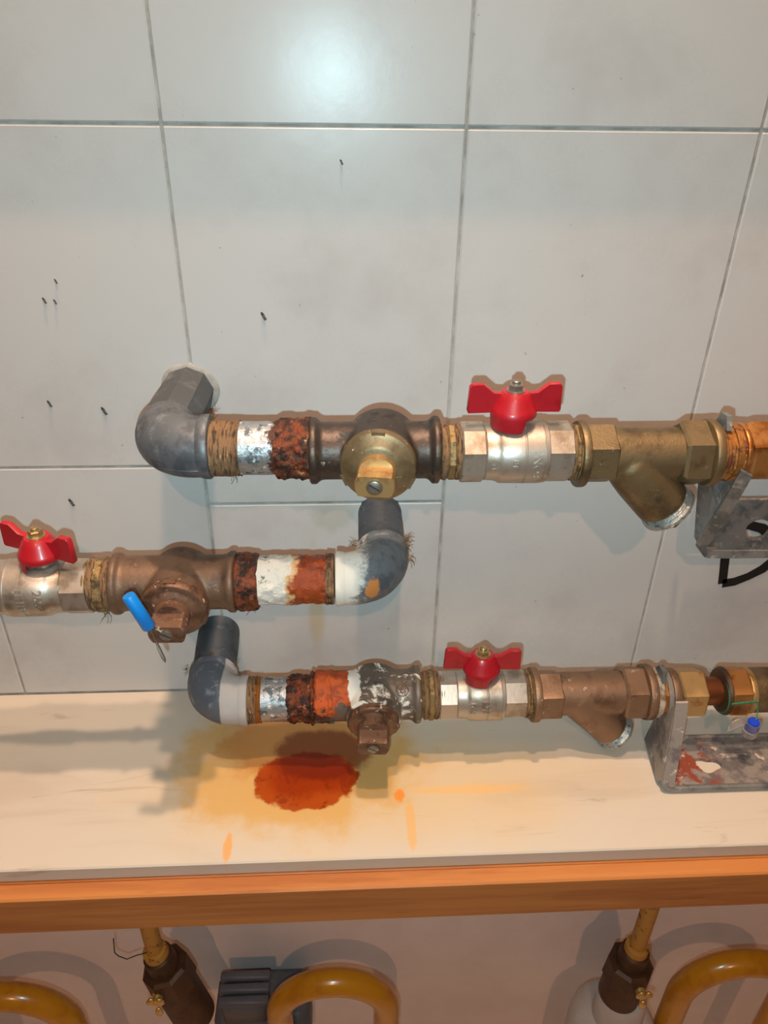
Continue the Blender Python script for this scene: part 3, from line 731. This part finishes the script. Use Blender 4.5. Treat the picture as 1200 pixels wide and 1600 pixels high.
# wall bracket of the upper run
def bracket_top():
    t = thing('pipe_bracket', (0.30, -0.03, 1.18), 'galvanised steel bracket hanging under the topmost run', 'bracket')
    # clamp strap round the pipe
    mb = MB(); pr = []
    strap = MB(); ri, ro = 0.0200, 0.0214
    a = []; 
    for k in range(40):
        g = 2 * PI * k / 40; a.append(g)
    r1 = strap.ring([(0.2725, YP + ri * math.cos(g), 1.2972 + ri * math.sin(g)) for g in a]); r2 = strap.ring([(0.2725, YP + ro * math.cos(g), 1.2972 + ro * math.sin(g)) for g in a])
    r3 = strap.ring([(0.2765, YP + ro * math.cos(g), 1.2972 + ro * math.sin(g)) for g in a]); r4 = strap.ring([(0.2765, YP + ri * math.cos(g), 1.2972 + ri * math.sin(g)) for g in a])
    strap.skin(r1, r2); strap.skin(r2, r3); strap.skin(r3, r4); strap.skin(r4, r1)
    build(strap, 'strap', M['brass_stained'], t)
    ear = MB().slab([(0.2655, -0.066, 1.314), (0.2655, -0.086, 1.3175), (0.2655, -0.081, 1.3265), (0.2655, -0.072, 1.3255)], (0.004, 0, 0))
    build(ear, 'ear', M['bracket'], t, smooth=0)
    # side arm: a plate from the pipe down and back to the base plate
    arm = MB().slab([(0.2745, -0.1005, 1.2935), (0.2725, -0.070, 1.279), (0.283, -0.030, 1.255), (0.2945, -0.028, 1.1905), (0.2945, -0.034, 1.1895), (0.2890, -0.049, 1.2060)], (0.0028, 0, 0.0006))
    build(arm, 'arm', M['bracket'], t, smooth=0)
    lip = MB(); th = V(0.0003, 0.0014, 0.0010); prev = None
    seq = [((0.2745, -0.1015, 1.2945), (0.0085, -0.002, -0.004)), ((0.2790, -0.0855, 1.2645), (0.0085, -0.002, -0.004)), ((0.2840, -0.0680, 1.2340), (0.0085, -0.002, -0.004)),
           ((0.2880, -0.0515, 1.2070), (0.0080, -0.002, -0.004)), ((0.2900, -0.0445, 1.1965), (0.0078, -0.002, -0.0040)), ((0.2922, -0.0390, 1.1900), (0.0070, -0.002, -0.0044)),
           ((0.2950, -0.0355, 1.1852), (0.0056, -0.002, -0.0050)), ((0.2985, -0.0335, 1.1820), (0.0038, -0.002, -0.0056)), ((0.3030, -0.0327, 1.1798), (0.0018, -0.002, -0.0060)), ((0.3085, -0.0325, 1.1786), (0.0004, -0.002, -0.0062)), ((0.3300, -0.0325, 1.1780), (0.0, -0.002, -0.0062)), ((0.4250, -0.0325, 1.1775), (0.0, -0.002, -0.0062))]
    for p, c in seq:
        p = V(*p); c = V(*c)
        B = lip.ring([p, p + c, p + c + th, p + th])
        if prev: lip.skin(prev, B)
        else: lip.f.append(tuple(B[::-1]))
        prev = B
    lip.f.append(tuple(prev))
    build(lip, 'arm_lip', M['bracket'], t, smooth=35)
    # base plate with a round hole and a slot, rim along the bottom
    base = MB()
    x0, x1, z0, z1, yb, yf = 0.2975, 0.425, 1.1765, 1.2285, -0.0285, -0.0315
    hc = (0.3465, 1.1985); hr = 0.0105
    n = 40; outer = []; inner = []
    for k in range(n):
        g = 2 * PI * k / n; cx_, cz_ = math.cos(g), math.sin(g)
        s_ = min((0.022 if cx_ > 0 else 0.030) / max(abs(cx_), 1e-6), ((z1 - hc[1]) if cz_ > 0 else (hc[1] - z0)) / max(abs(cz_), 1e-6))
        outer.append((hc[0] + cx_ * s_, hc[1] + cz_ * s_)); inner.append((hc[0] + cx_ * hr * (1 + 0.10 * math.sin(3 * g)), hc[1] + cz_ * hr))
    rf = base.ring([(p[0], yf, p[1]) for p in outer]); r_in = base.ring([(p[0], yf, p[1]) for p in inner]); rbk = base.ring([(p[0], yb, p[1]) for p in inner])
    ro2 = base.ring([(p[0], yb, p[1]) for p in outer])
    base.skin(rf, r_in); base.skin(r_in, rbk); base.skin(rbk, ro2); base.skin(ro2, rf)
    base.box(x0, hc[0] - 0.0299, yf, yb, z0 + 0.0055, z1)
    base.box(hc[0] + 0.0219, x1, yf, yb, z0, z1)
    build(base, 'base_plate', M['bracket'], t, smooth=0)
    return t
bracket_top()

# --- middle run ------------------------------------------------------------------------------------
ZM = 1.1885
ball_valve('red handled ball valve at the left end of the middle run', -0.2730, -0.2575, -0.2130, -0.1945, ZM - 0.0012, True, math.radians(-24), [('HH10', -0.2420, -0.12, 0.0080), ('25SP', -0.2290, -0.12, 0.0090)], nut='gold_nut', hs=1.0, hub_x=-0.2275, skirt=(PI * 1.05, PI * 1.5))
lp = build(MB().lathe((-0.94, YP, ZM - 0.0012), X, [(0, 0.0190), (0.6685, 0.0190)], 32), 'feed_pipe', M['bronze_brown'], loc=(-0.94, YP, ZM))
tag(lp, 'brown pipe running off to the left of the middle run', 'pipe')
mn = brass_nipple(-0.1950, -0.1785, ZM, 'hemp wrapped brass nipple joining the middle red handled valve and brown plug valve', 0.0206)
fibres(mn, [((-0.186, -0.085, 1.1675), (0, 0, -1)), ((-0.184, -0.078, 1.1675), (0, 0, -1))], 22, 0.008, 0.2, 9)
pv2, tip2, ax2 = plug_valve('plug_valve', 'brown bronze plug valve of the middle run, blue seal wired to its spindle', -0.1785, -0.0850, -0.1275, ZM + 0.0005, 0.0212, 0.0235, 'bronze_brown', 'bonnet_brown', 'bonnet_brown', math.radians(-1), -0.05, 0.0230, 0.0240, 0.0240, bonnet_r=0.0250, style=1, by=-0.106)
n2 = thing('pipe_nipple', (-0.045, YP, ZM), 'rusty pipe with white lime crust between brown plug valve and white crusted elbow', 'pipe')
build(pipe_section(-0.0860, -0.0680, 0.0222, ZM + 0.0005, 20, 0.0018, 150, 3, 64, 0.003), 'rust_ring', M['rust'], n2, smooth=60)
build(pipe_section(-0.0695, -0.0125, 0.0190, ZM + 0.0012, 44, 0.0013, 170, 6, 72), 'pipe_body', M['row2_pipe'], n2, smooth=60)
build(pipe_section(-0.0170, -0.0105, 0.0194, ZM + 0.0010, 10, 0.0016, 220, 2, 64), 'hemp_wrap', M['hemp'], n2, smooth=60)
fibres(n2, [((-0.076, -0.08, 1.166), (0, 0, -1)), ((-0.084, -0.075, 1.166), (0, 0, -1)), ((-0.07, -0.08, 1.168), (0, 0, -1))], 26, 0.006, 0.1, 12)
el2, p2 = elbow('pipe_elbow', 0.0283, ZM + 0.0015, 1.2010, -1, 0.0203, 'elbow_white', 'grey elbow half covered in white lime, right end of the middle run', bend=0.028, leg=0.006)
fibres(el2, [((0.048, -0.047, 1.197), (1, 0, .2)), ((0.050, -0.048, 1.186), (1, 0, -.4)), ((0.007, -0.047, 1.200), (-1, 0, .1)), ((0.046, -0.046, 1.203), (1, 0, .5))], 46, 0.0065, 0.35, 5)

# blue seal on the middle plug valve
se = thing('wire_seal', (-0.143, -0.137, 1.207), 'blue plastic seal with a wire loop through the middle spindle', 'seal')
a, b = V(-0.1492, -0.137, 1.2225), V(-0.1385, -0.138, 1.1945)
build(MB().lathe(a, b - a, [(0, 0.0040), (0.0008, 0.0046), (0.029, 0.0048), (0.0298, 0.0042)], 24), 'seal_sleeve', M['blue'], se)
build(MB().tube([b + V(-0.0005, 0, 0.002), (-0.1365, -0.1385, 1.186), (-0.1335, -0.139, 1.176), (-0.1312, -0.1395, 1.1665), (-0.1318, -0.139, 1.1635), (-0.1338, -0.1375, 1.1655), (-0.1365, -0.1345, 1.1715), (-0.1383, -0.131, 1.1775), (-0.139, -0.126, 1.181)], 0.00062, 8), 'wire_loop', M['wire'], se)

# --- lower run -------------------------------------------------------------------------------------
ZL = 1.0625
el3, p3 = elbow('pipe_elbow', -0.1205, ZL, 1.0750, 1, 0.0205, 'elbow_band', 'blue grey elbow with a pale band, left end of the lowest run', bend=0.025, leg=0.006)
fibres(el3, [((-0.142, -0.050, 1.072), (-1, 0, .1)), ((-0.1, -0.05, 1.078), (1, 0, .3)), ((-0.12, -0.049, 1.088), (0, 0, 1))], 34, 0.004, 0.2, 6)
n3 = thing('pipe_nipple', (-0.06, YP, ZL), 'silvery pipe between brown hemp and rust crust on the lowest run', 'pipe')
build(pipe_section(-0.0935, -0.0790, 0.0198, ZL, 10, 0.0006, 280, 1), 'hemp_wrap', M['hemp'], n3)
build(thread(-0.0805, -0.0745, 0.0198, ZL), 'thread', M['brass_stained'], n3)
build(pipe_section(-0.0760, -0.0450, 0.0187, ZL, 16, 0.0005, 160, 12), 'pipe_body', M['galv'], n3)
build(pipe_section(-0.0540, -0.0300, 0.0201, ZL + 0.0006, 30, 0.0022, 190, 15, 84, 0.005), 'rust_crust', M['rust'], n3, smooth=60)
def crust_disp(t, g): return 0.0018 * nz((t * 300, math.cos(g) * 4, math.sin(g) * 4), 1, 4)
build(MB().lathe((-0.0340, YP, ZL), X, [(0, 0.0195), (0.001, 0.0215), (0.0025, 0.0228), (0.004, 0.0222), (0.0055, 0.0200)], 72, crust_disp), 'rust_bead', M['rust'], n3, smooth=60)
build(pipe_section(-0.0310, -0.0120, 0.0220, ZL + 0.0015, 30, 0.0026, 130, 22, 84, 0.005), 'rust_cake', M['bronze_rusty'], n3, smooth=60)
pv3, _, _ = plug_valve('plug_valve', 'grey bronze plug valve with orange rust and white scale, lowest run', -0.0290, 0.0610, 0.0215, 1.0650, 0.0215, 0.0238, 'bronze_rusty', 'bonnet_brown', 'bonnet_brown', math.radians(-3), -0.10, 0.0215, 0.0225, 0.0250, bonnet_r=0.0215, style=1, by=-0.104)
def arm_mark(u, v, w):
    a = -0.95 - v / 0.0215
    return (0.0445 + u, YP - (0.0213 + w) * math.cos(a), 1.065 - (0.0213 + w) * math.sin(a))
build(text_mb('B', 0.0090, 0.0009, arm_mark), 'foundry_mark', M['bonnet_brown'], pv3, smooth=0)
build(MB().tube([arm_mark(0.0052 * math.cos(2 * PI * k / 28), 0.0052 * math.sin(2 * PI * k / 28), 0.0004) for k in range(29)], 0.0005, 6), 'foundry_mark', M['bonnet_brown'], pv3)
brass_nipple(0.0635, 0.0765, 1.0635, 'lime crusted brass nipple between the scaled plug valve and the lowest red valve', 0.0206)
ball_valve('red handled ball valve of the lowest run, just above the shelf', 0.0765, 0.0910, 0.1330, 0.1515, 1.0628, False, math.radians(-3), [('16S', 0.1030, -0.24, 0.0080), ('DB', 0.1150, -0.24, 0.0095)], hub_x=0.1125, nut='gold_nut', skirt=(PI * 1.15, PI * 1.6))
brass_nipple(0.1512, 0.1590, 1.0620, 'lime crusted nipple between the lowest red valve and the brown strainer', 0.0206)
strainer('brown brass Y strainer of the lowest run, its cap almost touching the shelf', 1.0607, (0.1575, 0.1640, 0.1830, 0.2370, 0.2570, 0.2645), 'strainer_brown', (0.68, 0.0, -0.73), (0.2345, -0.082, 1.0225), 0.0178, None, True)

def union_low():
    t = thing('pipe_union', (0.30, YP, 1.0597), 'brass pipe union with copper pipe and hexagonal nuts, lowest run', 'pipe union')
    z = 1.0597
    build(pipe_section(0.2635, 0.2710, 0.0218, z, 6, 0.0006, 220, 4, 48, 0.0015), 'lime_crust', M['lime_dirty'], t, smooth=60)
    build(hexa(0.2700, 0.2790, 0.0215, z, 0.2, 8), 'collar', M['brass_stained'], t, smooth=0)
    build(ring_x(0.2785, 0.2860, 0.0212, z), 'ring', M['strainer_brown'], t)
    build(hexa(0.2865, 0.3095, 0.0222, z, 0.45, 6, 0.0018), 'hex_nut', M['brass_gold'], t, smooth=0)
    build(MB().lathe((0.309, YP, z), X, [(0, 0.0126), (0.022, 0.0126)], 40), 'copper_pipe', M['copper'], t)
    build(MB().lathe((0.3255, YP, z), X, [(0, 0.0140), (0.0015, 0.0195), (0.004, 0.0212), (0.005, 0.0212)], 40), 'nut_shoulder', M['brown_cock'], t)
    build(hexa(0.3300, 0.3480, 0.0226, z, 0.42, 6, 0.0015), 'hex_nut', M['brass_orange'], t, smooth=0)
    build(ring_x(0.3475, 0.3530, 0.0205, z), 'ring', M['brass_gold'], t)
    build(MB().lathe((0.3525, YP, z), X, [(0, 0.0198), (0.055, 0.0198), (0.057, 0.0190), (0.058, 0.0127), (0.59, 0.0127)], 40), 'barrel', M['strainer_brass'], t)
union_low()

def bracket_low():
    t = thing('pipe_bracket', (0.31, -0.11, 1.0), 'corroded galvanised bracket standing on the marble shelf, carrying the lowest run', 'bracket')
    z = 1.0597
    strap = MB(); ri, ro = 0.0206, 0.0222; a = [2 * PI * k / 40 for k in range(40)]
    rs = [strap.ring([(xx, YP + r * math.cos(g), z + r * math.sin(g)) for g in a]) for xx, r in ((0.2735, ri), (0.2735, ro), (0.2775, ro), (0.2775, ri))]
    for i in range(4): strap.skin(rs[i], rs[(i + 1) % 4])
    build(strap, 'strap', M['bracket_rusty'], t)
    build(MB().slab([(0.2680, -0.068, 1.076), (0.2680, -0.088, 1.079), (0.2680, -0.084, 1.0900), (0.2680, -0.075, 1.0890)], (0.004, 0, 0)), 'ear', M['bracket'], t, smooth=0)
    arm = MB().slab([(0.2755, -0.1040, 1.070), (0.2735, -0.083, 1.040), (0.270, -0.080, 1.0030), (0.2645, -0.128, 1.0030), (0.2655, -0.1325, 1.010)], (0.0028, 0, 0))
    build(arm, 'arm', M['bracket_rusty'], t, smooth=0)
    lip = MB(); prev = None; c = V(0.0100, -0.001, 0.001); th = V(0, 0.0018, 0.0004)
    pts = [V(0.2755, -0.1045, 1.0730), V(0.2735, -0.1130, 1.055), V(0.2700, -0.1240, 1.032), V(0.2665, -0.1330, 1.0145), V(0.2660, -0.1365, 1.0065)]
    for p in pts:
        B = lip.ring([p, p + c, p + c + th, p + th])
        if prev: lip.skin(prev, B)
        else: lip.f.append(tuple(B[::-1]))
        prev = B
    lip.f.append(tuple(prev))
    build(lip, 'arm_lip', M['bracket_rusty'], t, smooth=25)
    base = MB()
    hc = (0.3165, -0.1125); n = 36; outer = []; inner = []
    for k in range(n):
        g = 2 * PI * k / n; cx_, cy_ = math.cos(g), math.sin(g)
        s_ = min(0.024 / max(abs(cx_), 1e-6), (0.0265 if cy_ > 0 else 0.0215) / max(abs(cy_), 1e-6))
        outer.append((hc[0] + cx_ * s_, hc[1] + cy_ * s_))
        rr = 0.0085 * (1 + 0.30 * math.cos(g) ** 2 + 0.18 * math.sin(3 * g + 1))
        inner.append((hc[0] + cx_ * rr, hc[1] + cy_ * rr * 0.9))
    R4 = [base.ring([(p[0], p[1], zz) for p in q]) for q, zz in ((outer, 1.0040), (inner, 1.0040), (inner, 1.0005), (outer, 1.0005))]
    for i in range(4): base.skin(R4[(i + 1) % 4], R4[i])
    base.box(0.2715, hc[0] - 0.0239, -0.134, -0.086, 1.0005, 1.0040)
    base.box(hc[0] + 0.0239, 0.43, -0.134, -0.086, 1.0005, 1.0040)
    build(base, 'base_plate', M['bracket_rusty'], t, smooth=0)
    build(MB().tube([(0.2675, -0.1345, 1.012), (0.2685, -0.1352, 1.0072), (0.2720, -0.1358, 1.0045), (0.278, -0.136, 1.0036), (0.43, -0.136, 1.0034)], 0.0030, 10), 'rim', M['bracket'], t)
    build(MB().box(0.2735, 0.43, -0.0862, -0.0832, 1.0005, 1.0100, 0.0006), 'rear_rim', M['bracket_rusty'], t, smooth=0)
bracket_low()

# green wire and clear seal on the lowest union
sl = thing('clear_seal', (0.345, -0.110, 1.06), 'clear seal cup with blue core and green wire on the lowest union', 'seal')
tw = []
tw2 = []
for k in range(34):
    u = k / 33; x = 0.3275 + 0.0215 * u
    g = u * 34
    c = V(x, YP - 0.0226, ZL + 0.0035 + 0.0025 * u)
    tw.append(c + V(0, 0.0006 * math.cos(g), 0.0006 * math.sin(g))); tw2.append(c - V(0, 0.0006 * math.cos(g), 0.0006 * math.sin(g)))
build(MB().tube(tw, 0.00055, 6), 'wire', M['wire_green'], sl)
build(MB().tube(tw2, 0.00055, 6), 'wire', M['wire_green'], sl)
arc = [(0.3285, YP - 0.0165 * math.cos(g), 1.0597 + 0.0165 * math.sin(g)) for g in [(-1.2 + 2.9 * k / 20) for k in range(21)]]
build(MB().tube([(0.3270, p[1] * 1.0 - 0.0030 * math.cos(0), p[2]) for p in arc], 0.0006, 6), 'wire', M['wire_green'], sl)
build(MB().tube([(0.3490, -0.1012, 1.0680), (0.3497, -0.104, 1.062), (0.3480, -0.108, 1.056), (0.3465, -0.1095, 1.0535)], 0.0005, 6), 'wire', M['wire_green'], sl)
ca = V(0.3455, -0.110, 1.0535); cd = V(0.06, 0.12, -1).normalized()
build(MB().lathe(ca, cd, [(0, 0.0058), (0.0160, 0.0062), (0.0168, 0.0055)], 28), 'clear_cup', M['clear'], sl)
build(MB().lathe(ca - cd * 0.0015, cd, [(0, 0.0044), (0.0008, 0.0050), (0.0040, 0.0050), (0.0042, 0.0032), (0.0120, 0.0030)], 24), 'blue_core', M['blue_deep'], sl)
build(MB().slab([(0.3280, -0.1075, 1.0515), (0.3390, -0.1075, 1.0580), (0.3410, -0.1075, 1.0490), (0.3270, -0.1075, 1.0400)], (0, 0.0012, 0)), 'clear_tab', M['clear'], sl, smooth=0)

# ------------------------------------------------------------------ small flies on the tiles
FL = [((-0.2037, 1.3983), 0.0020, 'tiny dark fly on the tiles, highest of the cluster of three at left'),
      ((-0.2146, 1.3847), 0.0026, 'tiny dark fly on the tiles, left one of the cluster of three'),
      ((-0.2072, 1.3837), 0.0021, 'tiny dark fly on the tiles, right one of the cluster of three'),
      ((-0.0595, 1.3734), 0.0036, 'dark fly alone on the middle tile above the silvery pipe'),
      ((-0.2277, 1.3051), 0.0032, 'greyish fly on the tile far left of the grey elbow'),
      ((-0.1876, 1.2989), 0.0040, 'dark long winged fly nearest the topmost grey elbow'),
      ((-0.2285, 1.2168), 0.0042, 'slim dark fly above the middle red handle'),
      ((-0.0006, 1.4772), 0.0020, 'tiny grey fly just under the bright reflection on the tiles')]
for (x, z), s, lab in FL:
    t = thing('moth_fly', (x, 0, z), lab, 'fly', 'small flies on the tiles')
    m = Matrix.Rotation(math.radians(-28), 3, 'Y')
    build(MB().blob((x, -0.0008, z), s * 0.30, 0.0007, s * 0.75, 10, 7, m), 'body', M['insect'], t, smooth=180)
    for d in (-1, 1):
        mw = Matrix.Rotation(math.radians(-28 + d * -7), 3, 'Y')
        q = V(d * s * 0.08, 0, -s * 0.45); q.rotate(m.to_quaternion())
        build(MB().blob(V(x, -0.0013, z) + q, s * 0.20, 0.00025, s * 0.75, 10, 7, mw), 'wing', M['wing'], t, smooth=180)

# ------------------------------------------------------------------ under the shelf: gas cocks, yellow pipes, meters
def arch(cx, y, ztop, half, r, x_skew, label, zbot=0.40):
    pts = []
    for k in range(25):
        g = PI * k / 24
        pts.append((cx - half * math.cos(g), y, ztop - half * 1.0 + half * 1.0 * math.sin(g)))
    pts = [(cx - half, y, zbot)] + pts + [(cx + half, y, zbot)]
    o = build(MB().tube(pts, r, 24), 'gas_pipe', M['yellow'], loc=(cx, y, zbot))
    tag(o, label, 'gas pipe')
    return o
arch(-0.0235, -0.10, 0.6465, 0.062, 0.0150, 0, 'yellow arched gas pipe under the middle of the shelf')
arch(-0.3900, -0.10, 0.6465, 0.068, 0.0150, 0, 'yellow arched gas pipe under the left end of the shelf')
arch(0.4520, -0.10, 0.6500, 0.066, 0.0150, 0, 'yellow arched gas pipe under the right end of the shelf')

def gas_cock(x, y, ztop, lean, pipe_mat, label, plabel, rz=0.0, tail=0.07):
    """pipe from above, collar, hexagonal body with a small wing key"""
    ax = V(lean, 0, -1).normalized()
    top = V(x, y, 0.9435); j = V(x, y, ztop)
    pz = build(MB().tube([top, top.lerp(j, 0.5), j], 0.0088, 20), 'gas_pipe', M[pipe_mat], loc=(x, y, ztop))
    tag(pz, plabel, 'gas pipe')
    t = thing('gas_cock', j, label, 'gas cock')
    build(MB().lathe(j + ax * -0.004, ax, [(0, 0.0100), (0.001, 0.0125), (0.010, 0.0130), (0.011, 0.0105)], 28), 'collar', M['yellow_worn'], t)
    build(MB().lathe(j + ax * 0.006, ax, [(0, 0.0135), (0.002, 0.0155), (0.022, 0.0170), (0.024, 0.0190)], 28), 'neck', M['brown_cock'], t)
    build(MB().lathe(j + ax * 0.028, ax, [(0, 0.0210), (0.003, 0.0250), (0.034, 0.0262), (0.038, 0.0235)], 8, rot=0.4), 'hex_body', M['brown_cock'], t, smooth=0)
    build(MB().lathe(j + ax * 0.064, ax, [(0, 0.0230), (tail, 0.0235)], 28), 'tail', M['brown_cock'], t)
    # wing key facing the room
    c = j + ax * 0.046 + V(-0.008 if rz < 0 else 0.006, -0.027, 0)
    kx = 0.004
    build(MB().lathe(c + V(0, 0.006, 0), (0, -1, 0), [(0, 0.0058), (0.009, 0.0052), (0.0105, 0.0040)], 20), 'key_boss', M['key_brass'], t)
    for s_, dx, dz in ((1, -0.0045, 0.0085), (-1, 0.0055, 0.0078), (0, 0.0018, -0.0125)):
        q = c + V(dx, -0.0055, dz)
        build(MB().blob(q, 0.0042, 0.0026, 0.0082 if s_ == 0 else 0.0066, 12, 8, Matrix.Rotation(s_ * 0.35, 3, 'Y')), 'key_wing', M['key_brass'], t, smooth=180)
    return t
gas_cock(-0.2085, -0.10, 0.7230, 0.20, 'yellow_worn', 'dark brown gas cock with a yellow key under the left of the shelf', 'worn yellow gas pipe coming down into the left gas cock', -1)
gas_cock(0.3155, -0.10, 0.6930, -0.04, 'yellow_worn', 'brown gas cock with a brass wing key standing on the white meter', 'straight yellow gas pipe coming down into the right gas cock', 1, 0.033)

# loose wire round the left pipe
lw = build(MB().tube([(-0.212, -0.112, 0.742), (-0.221, -0.116, 0.745), (-0.231, -0.117, 0.7405), (-0.239, -0.116, 0.745), (-0.243, -0.114, 0.748), (-0.241, -0.112, 0.770)], 0.0006, 6), 'thin_wire', M['insect'], loc=(-0.212, -0.112, 0.742))
tag(lw, 'thin dark loose wire round the left yellow gas pipe', 'wire')

def meter_grey():
    t = thing('gas_meter', (-0.125, -0.07, 0.45), 'dark grey gas meter with a ridged counter housing under the shelf', 'gas meter')
    build(MB().box(-0.172, -0.055, -0.082, -0.012, 0.42, 0.522, 0.012), 'meter_body', M['meter_grey'], t, smooth=50)
    hd = build(MB().box(-0.158, -0.104, -0.080, -0.045, 0.518, 0.566, 0.004), 'counter_housing', M['meter_grey'], t, smooth=50)
    for i in range(3):
        build(MB().box(-0.161, -0.101, -0.084 + 0.0145 * i, -0.073 + 0.0145 * i, 0.564, 0.574, 0.002), 'ridge', M['meter_grey'], hd, smooth=50)
meter_grey()
def meter_white():
    t = thing('gas_meter', (0.335, -0.10, 0.42), 'white gas meter with a rounded top under the right of the shelf', 'gas meter')
    build(MB().lathe((0.316, -0.10, 0.42), (0, 0, 1), [(0, 0.052), (0.095, 0.052), (0.110, 0.050), (0.120, 0.044), (0.126, 0.034), (0.128, 0.026)], 48), 'meter_body', M['meter_white'], t)
    build(MB().lathe((0.318, -0.10, 0.545), (0, 0, 1), [(0, 0.030), (0.018, 0.029), (0.046, 0.0275), (0.050, 0.024)], 32), 'inlet_collar', M['meter_white'], t)
    build(MB().lathe((0.316, -0.10, 0.535), (0, 0, 1), [(0, 0.042), (0.004, 0.042), (0.006, 0.039), (0.0061, 0.03)], 48), 'rim_ring', M['meter_white'], t)
meter_white()
